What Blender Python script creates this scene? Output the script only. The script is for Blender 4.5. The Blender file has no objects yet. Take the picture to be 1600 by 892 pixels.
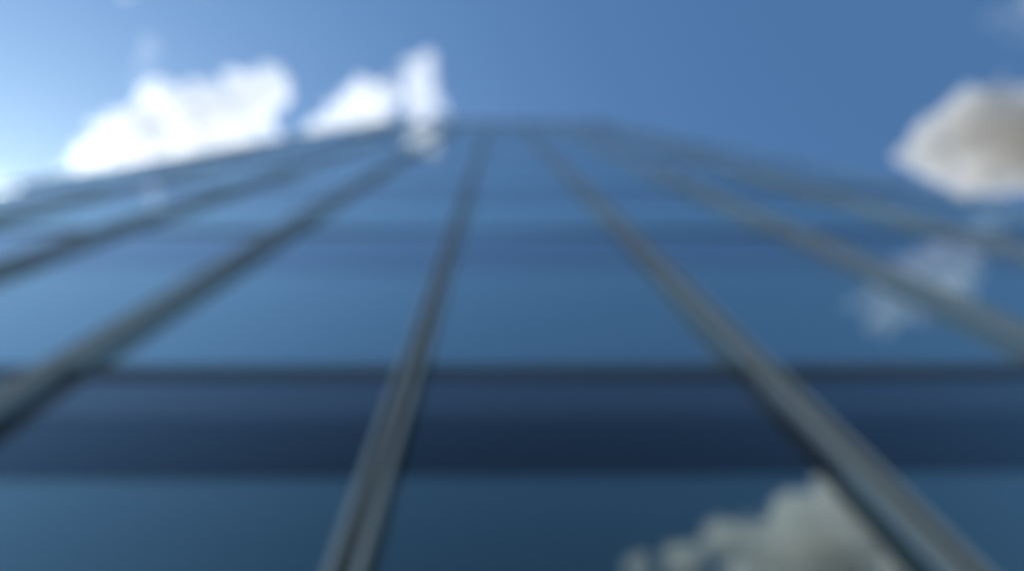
import bpy, bmesh, math, random
from mathutils import Vector, Matrix, noise
random.seed(11)
R = math.radians
scene = bpy.context.scene
COL = scene.collection

# ------------------------------------------------------------------ helpers
def obj(name, bm, mat, parent=None, smooth=False):
    me = bpy.data.meshes.new(name)
    bmesh.ops.recalc_face_normals(bm, faces=bm.faces)
    bm.to_mesh(me); bm.free()
    if smooth:
        for p in me.polygons: p.use_smooth = True
    me.materials.append(mat)
    o = bpy.data.objects.new(name, me); COL.objects.link(o)
    if parent: o.parent = parent
    return o

def tag(o, label=None, cat=None, group=None, kind=None):
    if label: o['label'] = label
    if cat: o['category'] = cat
    if group: o['group'] = group
    if kind: o['kind'] = kind
    return o

def box(bm, x0, x1, y0, y1, z0, z1, bevel=0):
    r = bmesh.ops.create_cube(bm, size=1)
    vs = r['verts']
    bmesh.ops.scale(bm, vec=(x1-x0, y1-y0, z1-z0), verts=vs)
    bmesh.ops.translate(bm, vec=((x0+x1)/2, (y0+y1)/2, (z0+z1)/2), verts=vs)
    if bevel:
        es = list({e for v in vs for e in v.link_edges})
        bmesh.ops.bevel(bm, geom=es, offset=bevel, segments=2, affect='EDGES')

def mat(name):
    m = bpy.data.materials.new(name); m.use_nodes = True
    nt = m.node_tree; nt.nodes.clear()
    out = nt.nodes.new('ShaderNodeOutputMaterial')
    return m, nt, out

def N(nt, t, **kw):
    n = nt.nodes.new(t)
    for k, v in kw.items():
        if k in n.inputs: n.inputs[k].default_value = v
        else: setattr(n, k, v)
    return n

def principled(name, c1, c2, rough, metal=0.0, scale=4.0, bump=0.0, ior=1.5, stretch=(1,1,1)):
    m, nt, out = mat(name)
    tc = N(nt, 'ShaderNodeTexCoord')
    mp = N(nt, 'ShaderNodeMapping'); mp.inputs['Scale'].default_value = stretch
    nz = N(nt, 'ShaderNodeTexNoise', Scale=scale, Detail=5.0)
    mx = N(nt, 'ShaderNodeMix', data_type='RGBA')
    mx.inputs[6].default_value = (*c1, 1); mx.inputs[7].default_value = (*c2, 1)
    p = N(nt, 'ShaderNodeBsdfPrincipled', Roughness=rough, Metallic=metal, IOR=ior)
    L = nt.links.new
    L(tc.outputs['Object'], mp.inputs[0]); L(mp.outputs[0], nz.inputs['Vector'])
    L(nz.outputs[0], mx.inputs[0]); L(mx.outputs[2], p.inputs['Base Color'])
    if bump:
        b = N(nt, 'ShaderNodeBump', Strength=bump, Distance=0.01)
        L(nz.outputs[0], b.inputs['Height']); L(b.outputs[0], p.inputs['Normal'])
    L(p.outputs[0], out.inputs[0])
    return m

def glass(name, back, r0, power, tint=(0.94, 0.98, 1.0), clear=True):
    """coated facade glass: reflectance r0 face on, rising to 1 at grazing angles"""
    m, nt, out = mat(name)
    L = nt.links.new
    tc = N(nt, 'ShaderNodeTexCoord')
    nz = N(nt, 'ShaderNodeTexNoise', Scale=0.9, Detail=1.0)
    b = N(nt, 'ShaderNodeBump', Strength=0.05, Distance=0.004)
    L(tc.outputs['Object'], nz.inputs['Vector']); L(nz.outputs[0], b.inputs['Height'])
    lw = N(nt, 'ShaderNodeLayerWeight', Blend=0.5)           # facing = 1 - cos(angle)
    L(b.outputs[0], lw.inputs['Normal'])
    pw = N(nt, 'ShaderNodeMath', operation='POWER'); pw.inputs[1].default_value = power
    ma = N(nt, 'ShaderNodeMath', operation='MULTIPLY_ADD')
    ma.inputs[1].default_value = 1 - r0; ma.inputs[2].default_value = r0
    L(lw.outputs['Facing'], pw.inputs[0]); L(pw.outputs[0], ma.inputs[0])
    if clear: bk = N(nt, 'ShaderNodeBsdfTransparent')
    else: bk = N(nt, 'ShaderNodeBsdfDiffuse')
    bk.inputs[0].default_value = (*back, 1)
    gl = N(nt, 'ShaderNodeBsdfGlossy', Roughness=0.0); gl.inputs[0].default_value = (*tint, 1)
    L(b.outputs[0], gl.inputs['Normal'])
    mx = N(nt, 'ShaderNodeMixShader')
    L(ma.outputs[0], mx.inputs[0]); L(bk.outputs[0], mx.inputs[1]); L(gl.outputs[0], mx.inputs[2])
    L(mx.outputs[0], out.inputs[0])
    return m

M = {}
M['glass'] = glass('vision_glass', (0.28, 0.48, 0.50), 0.035, 1.32, (.93, 1.0, .96))
M['shopfront'] = glass('teal_ground_floor_glass', (0.20, 0.40, 0.40), 0.05, 1.75, (.93, 1.0, .93))
M['spandrel'] = glass('spandrel_glass', (.012, .018, .030), 0.11, 2.2, clear=False)
M['lintel'] = glass('dark_lintel_glass', (.008, .009, .011), 0.036, 3.4, clear=False)
M['header'] = glass('header_glass', (.026, .028, .036), 0.09, 3.2, (1, .98, .97), clear=False)
M['alu'] = principled('anodised_aluminium', (.72, .61, .49), (.78, .67, .55), 0.45, metal=0.2, scale=3, stretch=(6, 6, .5))
M['polished'] = principled('polished_blue_grey_metal', (.74, .75, .74), (.80, .81, .79), 0.38, metal=0.45, scale=2)
M['dark'] = principled('dark_gasket', (.012, .012, .013), (.022, .021, .02), 0.6, scale=8)
M['frame'] = principled('dark_anodised_frame', (.105, .10, .088), (.135, .128, .115), 0.45, metal=0.2, scale=5)
M['ceiling'] = principled('ceiling_board', (.62, .64, .62), (.7, .71, .69), 0.85, scale=2)
M['concrete'] = principled('concrete', (.24, .235, .225), (.33, .32, .31), 0.85, scale=1.5, bump=.3)
M['carpet'] = principled('floor_carpet', (.05, .055, .065), (.075, .08, .09), 0.95, scale=40)
M['paving'] = principled('paving_stone', (.24, .235, .225), (.36, .35, .33), 0.8, scale=2.5, bump=.25)
M['asphalt'] = principled('asphalt', (.04, .04, .042), (.06, .06, .06), 0.9, scale=6, bump=.3)

# ------------------------------------------------------------------ camera frame
D = 1.5                      # camera to glass, metres; glass plane is y = 0
CAM = Vector((0, -D, 1.6))
FPX = 1000.0                 # focal length in pixels of the 1600 px frame
ZEN = (775.0, 157.0)         # where the verticals meet
pitch = math.atan((446 - ZEN[1]) / FPX)
yaw = math.atan((800 - ZEN[0]) / math.hypot(FPX, 446 - ZEN[1]))
camd = bpy.data.cameras.new('camera'); cam = bpy.data.objects.new('camera', camd); COL.objects.link(cam)
rot = Matrix.Rotation(R(180) - pitch, 3, 'X') @ Matrix.Rotation(-yaw, 3, 'Y')
cam.matrix_world = Matrix.Translation(CAM) @ rot.to_4x4()
camd.sensor_width = 36; camd.lens = 36 * FPX / 1600
camd.clip_start = 0.02; camd.clip_end = 60000
camd.dof.use_dof = True
camd.dof.focus_distance = 0.30
camd.dof.aperture_fstop = 1.7
camd.dof.aperture_blades = 0
scene.camera = cam

# ------------------------------------------------------------------ the tower
BAY = 1.32 * D
XS = [(1.0 + 1.32 * k) * D for k in range(-5, 4)]         # nine mullions, eight bays
XL, XR = XS[0], XS[-1]
STOREY = 2.70 * D
Z1 = 1.6 + 2.28 * D                                        # first floor line
NF = 10
LINES = [Z1 + STOREY * i for i in range(NF + 1)]
ROOF = LINES[-1]
DEPTH = 20.0
FW, FP = 0.056, 0.098                                      # mullion half width and projection

tower = bpy.data.objects.new('glass_tower', None); COL.objects.link(tower)
tag(tower, 'tall blue glass office tower with grey vertical mullions rising overhead', 'office tower')

def pane(bm, x0, x1, z0, z1, tilt=True):
    """one glass unit a few cm thick, set with the small tilt every real unit has"""
    t = len(bm.verts)
    box(bm, x0, x1, 0.0, 0.028, z0, z1)
    bm.verts.ensure_lookup_table()
    vs = bm.verts[t:]
    c = Vector(((x0+x1)/2, 0, (z0+z1)/2))
    if tilt:
        mr = Matrix.Rotation(R(random.gauss(0, .25)), 3, 'X') @ Matrix.Rotation(R(random.gauss(0, .35)), 3, 'Z')
        bmesh.ops.rotate(bm, cent=c, matrix=mr, verts=vs)

rows = []                                                   # (z0, z1, kind) from the ground up
rows.append((0.55, 2.45, 'window'))
rows.append((2.51, 3.94, 'window'))
rows.append((3.95, 4.45, 'lintel_panel'))
rows.append((4.46, Z1 - .09, 'header_panel'))
for i in range(NF):
    z0, z1 = LINES[i], LINES[i+1]
    rows.append((z0 + .064, z1 - 1.77, 'window'))
    rows.append((z1 - 1.76, z1 - .09, 'spandrel_panel'))
mk = {'lintel_panel': 'lintel', 'window': 'glass', 'spandrel_panel': 'spandrel', 'header_panel': 'header'}
count = {}; rest = {}
for (z0, z1, kind) in rows:
    for b in range(8):
        x0, x1 = XS[b] + .03, XS[b+1] - .03
        unseen = z1 < 3
        count[kind] = count.get(kind, 0) + 1
        if count[kind] <= 100:
            bm = bmesh.new(); pane(bm, x0, x1, z0, z1)
            o = obj(kind, bm, M['shopfront'] if kind == 'window' and z1 < 4 else M[mk[kind]], tower)
        else:
            bm = rest.setdefault(kind, bmesh.new()); pane(bm, x0, x1, z0, z1)
for kind, bm in rest.items():
    tag(obj(kind, bm, M[mk[kind]], tower), kind='stuff')

# mullions: a hollow fin on a polished stem, two light flanges with a dark slot between
# them, spliced at every storey; the two corner ones are shallow trims
for i, x in enumerate(XS):
    corner = i in (0, len(XS) - 1)
    fp = .05 if corner else FP
    cap = .030 if corner else .045
    bm = bmesh.new()
    zt = ROOF + .02
    cuts = [.02] + [z + .42 for z in LINES[:-1]] + [zt]
    for za, zb in zip(cuts, cuts[1:]):
        for s in (-1, 1):
            a, b = sorted((x + s * .029, x + s * FW))
            box(bm, a, b, -fp, -fp + cap, za + .006, zb - .006, .004)
    o = obj('mullion', bm, M['polished'] if corner else M['alu'], tower)
    bm = bmesh.new(); box(bm, x - .028, x + .028, -fp + cap - .004, -fp + cap - .001, .03, zt - .01)
    obj('slot_gasket', bm, M['dark'], o)
    bm = bmesh.new(); box(bm, x - .036, x + .036, -fp + cap + .002, -.003, .02, zt - .01, .002)
    obj('polished_stem', bm, M['polished'], o)
    bm = bmesh.new(); box(bm, x - .05, x + .05, .10, .30, .13, zt - .3)
    obj('inner_post', bm, M['frame'], o)

# transoms: dark bars between the mullions
tz = [(2.45, 2.51, .03)]
for z in LINES[:-1]: tz.append((z - .088, z + .062, .014))
for (z0, z1, pr) in tz:
    bm = bmesh.new()
    for b in range(8):
        box(bm, XS[b] + FW + .002, XS[b+1] - FW - .002, -pr, .06, z0, z1, .004)
    obj('transom', bm, M['frame'], tower)
bm = bmesh.new(); box(bm, XL, XR, -.06, .25, .02, .55, .01)
obj('plinth', bm, M['concrete'], tower)

# floors, ceilings, walls, roof
for i, z in enumerate(LINES[:-1]):
    bm = bmesh.new(); box(bm, XL + .15, XR - .15, .40, DEPTH - .3, z - .25, z + .06)
    s = obj('floor_slab', bm, M['carpet'], tower)
    zc = 4.0 if i == 0 else z - 1.72
    bm = bmesh.new(); box(bm, XL + .16, XR - .16, .42, DEPTH - .31, zc, zc + .05)
    obj('ceiling', bm, M['ceiling'], s)
bm = bmesh.new(); box(bm, XL + .16, XR - .16, .42, DEPTH - .31, ROOF - 1.72, ROOF - 1.67)
obj('ceiling', bm, M['ceiling'], tower)
bm = bmesh.new(); box(bm, XL + .1, XR - .1, .2, DEPTH - .2, .02, .12)
obj('ground_slab', bm, M['concrete'], tower)
for x in (XL + BAY * 2.5, XL + BAY * 5.5):
    bm = bmesh.new(); box(bm, x - .3, x + .3, 4.0, 4.6, .12, ROOF - .3)
    obj('column', bm, M['concrete'], tower)
bm = bmesh.new(); box(bm, XL + .2, XR - .2, 9.0, 9.25, .12, ROOF - .3)
obj('core_wall', bm, M['concrete'], tower)
bm = bmesh.new(); box(bm, XL + .1, XR - .1, .1, DEPTH - .1, ROOF - .25, ROOF - .01)
obj('roof_slab', bm, M['concrete'], tower)
bm = bmesh.new()
box(bm, XL - .02, XR + .02, -.03, .20, ROOF + .02, ROOF + .30, .01)
box(bm, XL - .02, XR + .02, DEPTH - .2, DEPTH + .02, ROOF + .02, ROOF + .30, .01)
box(bm, XL - .02, XL + .2, .21, DEPTH - .21, ROOF + .02, ROOF + .30, .01)
box(bm, XR - .2, XR + .02, .21, DEPTH - .21, ROOF + .02, ROOF + .30, .01)
pa = obj('parapet', bm, M['polished'], tower)
bm = bmesh.new(); box(bm, XL - .03, XR + .03, -.10, .24, ROOF + .305, ROOF + .36, .01)
obj('coping', bm, M['polished'], pa)
for sx, x in ((-1, XL), (1, XR)):
    bm = bmesh.new()
    a, b = sorted((x + sx * .02, x - sx * .12))
    for (z0, z1, kind) in rows:
        if kind == 'window': continue
        box(bm, a, b, .14, DEPTH - .02, z0, z1)
    w = obj('side_wall', bm, M['spandrel'], tower)
    bm = bmesh.new()
    for (z0, z1, kind) in rows:
        if kind == 'window': box(bm, min(x, x - sx*.03), max(x, x - sx*.03), .14, DEPTH - .02, z0, z1)
    obj('side_glazing', bm, M['glass'], w)
    bm = bmesh.new()
    for k in range(11):
        y = .14 + k * (DEPTH - .2) / 10
        c, d = sorted((x + sx * .025, x + sx * .14))
        box(bm, c, d, y, y + .09, .02, ROOF, .004)
    obj('side_fins', bm, M['alu'], w)
bm = bmesh.new(); box(bm, XL, XR, DEPTH, DEPTH + .02, .02, ROOF)
obj('rear_wall', bm, M['concrete'], tower)

# ------------------------------------------------------------------ ground
bm = bmesh.new(); box(bm, -20000, 20000, -20000, 20000, -1.0, -.12)
tag(obj('ground', bm, M['asphalt']), 'dark asphalt ground around the tower', 'ground', kind='structure')
bm = bmesh.new(); box(bm, XL - 12, XR + 12, -7, DEPTH + 8, -.119, .012, .01)
tag(obj('pavement', bm, M['paving']), 'pale stone pavement at the foot of the tower', 'pavement', kind='structure')

# ------------------------------------------------------------------ clouds
def direction(px, py, mirrored):
    d = rot @ Vector(((px - 800) / FPX, (446 - py) / FPX, -1.0))
    if mirrored: d.y = -d.y
    return d

def cloud_mat(name, dens, scale, cut, soft, white=.997):
    m, nt, out = mat(name)
    L = nt.links.new
    tc = N(nt, 'ShaderNodeTexCoord')
    nz = N(nt, 'ShaderNodeTexNoise', Scale=scale, Detail=4.0, Roughness=0.6)
    mr = N(nt, 'ShaderNodeMapRange')
    mr.inputs['From Min'].default_value = cut; mr.inputs['From Max'].default_value = cut + soft
    mr.inputs['To Min'].default_value = 0.0; mr.inputs['To Max'].default_value = dens
    v = N(nt, 'ShaderNodeVolumePrincipled', Anisotropy=0.5)
    v.inputs['Color'].default_value = (white, white - (1 - white) * .12, white - (1 - white) * .3, 1)
    L(tc.outputs['Object'], nz.inputs['Vector']); L(nz.outputs[0], mr.inputs['Value'])
    L(mr.outputs[0], v.inputs['Density']); L(v.outputs[0], out.inputs['Volume'])
    return m
M['cloud'] = cloud_mat('cloud_vapour', .040, .016, .30, .20)
M['grey'] = cloud_mat('grey_cloud_vapour', .045, .016, .30, .20, .965)
M['vignetted'] = cloud_mat('vignette_shaded_cloud_vapour', .050, .016, .30, .20, .87)  # lower albedo: vignette dimming and shade put into the cloud's colour
M['faint'] = cloud_mat('faint_cloud_vapour', .0055, .018, .40, .25)
M['wisp'] = cloud_mat('thin_cloud_vapour', .018, .030, .36, .25)

ALT = 1100.0
def cloud(label, lobes, material, mirrored=False, alt=ALT, rough=.30, flat=.8, puffs=9):
    pts = []
    for (px, py, r) in lobes:
        d = direction(px, py, mirrored)
        p = CAM + d * ((alt - CAM.z) / d.z)
        pts.append((p, r * (alt / d.z) / FPX))
    c = sum((p for p, r in pts), Vector()) / len(pts)
    bm = bmesh.new()
    def ball(p, r):
        mtx = Matrix.Translation(p - c) @ Matrix.Diagonal((r, r, r * flat, 1))
        bmesh.ops.create_icosphere(bm, subdivisions=2, radius=1, matrix=mtx)
    for p, r in pts:
        ball(p, r)
        for _ in range(puffs):                       # cauliflower puffs on the lobe
            u = Vector((random.gauss(0,1), random.gauss(0,1), random.gauss(.3,1))).normalized()
            ball(p + Vector((u.x, u.y, u.z * flat)) * r * .78, r * random.uniform(.16, .46))
    me = bpy.data.meshes.new('tmp'); bm.to_mesh(me); bm.free()
    o = bpy.data.objects.new('tmp', me); COL.objects.link(o)
    rm = o.modifiers.new('r', 'REMESH'); rm.mode = 'VOXEL'
    rm.voxel_size = max(o.dimensions) / 70 if max(o.dimensions) > 0 else 5
    bpy.context.view_layer.update()
    rm.voxel_size = max(4.0, max(o.dimensions) / 70)
    dg = bpy.context.evaluated_depsgraph_get()
    m2 = bpy.data.meshes.new_from_object(o.evaluated_get(dg))
    bpy.data.objects.remove(o)
    rm_ = sum(r for p, r in pts) / len(pts)
    off = Vector((random.uniform(0, 99), random.uniform(0, 99), 3))
    nrm = [v.normal.copy() for v in m2.vertices]
    for v, n in zip(m2.vertices, nrm):
        f = noise.fractal(v.co / (rm_ * .5) + off, 1.0, 2.1, 4)
        v.co += n * f * rm_ * rough
    for p in m2.polygons: p.use_smooth = True
    m2.name = 'cloud'; m2.materials.clear(); m2.materials.append(material)
    o = bpy.data.objects.new('cloud', m2); COL.objects.link(o); o.location = c
    return tag(o, label, 'cloud', 'white clouds in the blue sky')

cloud('largest bright white cloud, above the left edge of the tower',
      [(150, 250, 34), (205, 220, 50), (265, 195, 60), (330, 190, 58), (385, 155, 44), (420, 140, 34), (300, 240, 45), (370, 225, 40), (230, 250, 38), (120, 258, 14), (100, 264, 8), (146, 196, 9), (160, 215, 13), (180, 200, 12), (438, 118, 13), (448, 150, 12), (365, 125, 16), (300, 140, 14), (420, 205, 16)], M['cloud'])
cloud('white wedge-shaped cloud left of the tall narrow cloud over the roof',
      [(500, 200, 18), (535, 185, 26), (575, 165, 38), (590, 205, 30), (602, 150, 24), (478, 208, 9), (520, 165, 11), (565, 128, 12), (545, 150, 14), (612, 128, 11)], M['cloud'])
cloud('tall narrow white cloud standing just above the middle of the roof',
      [(645, 104, 14), (668, 94, 15), (676, 88, 7), (630, 98, 7), (644, 130, 18), (668, 125, 17), (652, 155, 20), (674, 155, 18), (642, 172, 12), (684, 168, 12), (696, 178, 7), (657, 180, 18)], M['cloud'])
cloud('round white cloud above the right edge of the tower, vignette shade coloured in as grey',
      [(1425, 240, 22), (1470, 220, 45), (1530, 200, 60), (1560, 250, 60), (1620, 220, 80), (1560, 148, 20), (1566, 126, 11), (1500, 165, 20), (1408, 243, 11), (1440, 262, 16), (1478, 262, 30), (1510, 280, 26)], M['vignetted'])
cloud('thin faint streak of cloud rising from the top of the largest cloud',
      [(222, 130, 20), (229, 105, 20), (232, 80, 16), (233, 62, 12)], M['faint'])
cloud('thin streak of cloud mirrored in the upper left panes',
      [(242, 306, 11), (246, 322, 12), (250, 340, 9), (354, 306, 7)], M['wisp'], True)
cloud('grey cloud in the upper right corner of the sky',
      [(1560, 20, 24), (1600, 30, 34), (1640, 10, 50)], M['faint'])
cloud('low cloud bank at the far left edge beside the tower',
      [(-10, 285, 26), (40, 285, 16), (-60, 280, 45), (85, 276, 12)], M['faint'])
cloud('big cloud mirrored in the lowest panes at the bottom right',
      [(1000, 885, 26), (1075, 875, 36), (1135, 838, 34), (1200, 855, 46), (1250, 805, 44), (1320, 775, 44), (1350, 768, 38), (1290, 870, 75), (1390, 815, 50), (1180, 910, 50), (1430, 890, 60)], M['grey'], True)
cloud('pale wispy cloud mirrored in the glass near the right edge',
      [(1385, 498, 26), (1335, 478, 12), (1355, 470, 16), (1375, 455, 18), (1400, 430, 22), (1430, 415, 26), (1465, 405, 26), (1500, 400, 28), (1525, 390, 22), (1400, 480, 26), (1430, 460, 30), (1470, 445, 30), (1505, 435, 28), (1440, 490, 18), (1480, 480, 16), (1545, 365, 26), (1515, 460, 16), (1530, 350, 18)], M['wisp'], True, rough=.5)

# ------------------------------------------------------------------ light
SUN_EL, SUN_AZ = R(44), R(-60)          # azimuth from +Y towards +X
sd = Vector((math.sin(SUN_AZ) * math.cos(SUN_EL), math.cos(SUN_AZ) * math.cos(SUN_EL), math.sin(SUN_EL)))
w = bpy.data.worlds.new('World'); scene.world = w; w.use_nodes = True
nt = w.node_tree; nt.nodes.clear()
sky = nt.nodes.new('ShaderNodeTexSky'); sky.sky_type = 'NISHITA'; sky.sun_disc = False
sky.sun_elevation = SUN_EL; sky.sun_rotation = SUN_AZ
sky.altitude = 100; sky.air_density = 1.6; sky.dust_density = 2.0; sky.ozone_density = 6.0
bg = nt.nodes.new('ShaderNodeBackground'); bg.inputs[1].default_value = 0.078
ml = nt.nodes.new('ShaderNodeMix'); ml.data_type = 'RGBA'; ml.blend_type = 'MULTIPLY'; ml.inputs[0].default_value = 1
ml.inputs[7].default_value = (.736, .987, 1.108, 1)        # white balance
wo = nt.nodes.new('ShaderNodeOutputWorld')
nt.links.new(sky.outputs[0], ml.inputs[6]); nt.links.new(ml.outputs[2], bg.inputs[0]); nt.links.new(bg.outputs[0], wo.inputs[0])
sl = bpy.data.lights.new('sun', 'SUN'); sl.energy = 4.2; sl.angle = R(.53); sl.color = (1, .96, .90)
so = bpy.data.objects.new('sun', sl); COL.objects.link(so)
so.rotation_euler = sd.to_track_quat('Z', 'Y').to_euler()

# ------------------------------------------------------------------ render settings
vs = scene.view_settings
vs.view_transform = 'Standard'; vs.look = 'None'; vs.exposure = 0.70; vs.gamma = 1.0; vs.use_curve_mapping = False
scene.render.engine = 'CYCLES'
cy = scene.cycles
cy.use_denoising = True
cy.max_bounces = 18; cy.volume_bounces = 16; cy.transparent_max_bounces = 12
cy.volume_step_rate = 1.0; cy.volume_max_steps = 256
cy.sample_clamp_indirect = 8
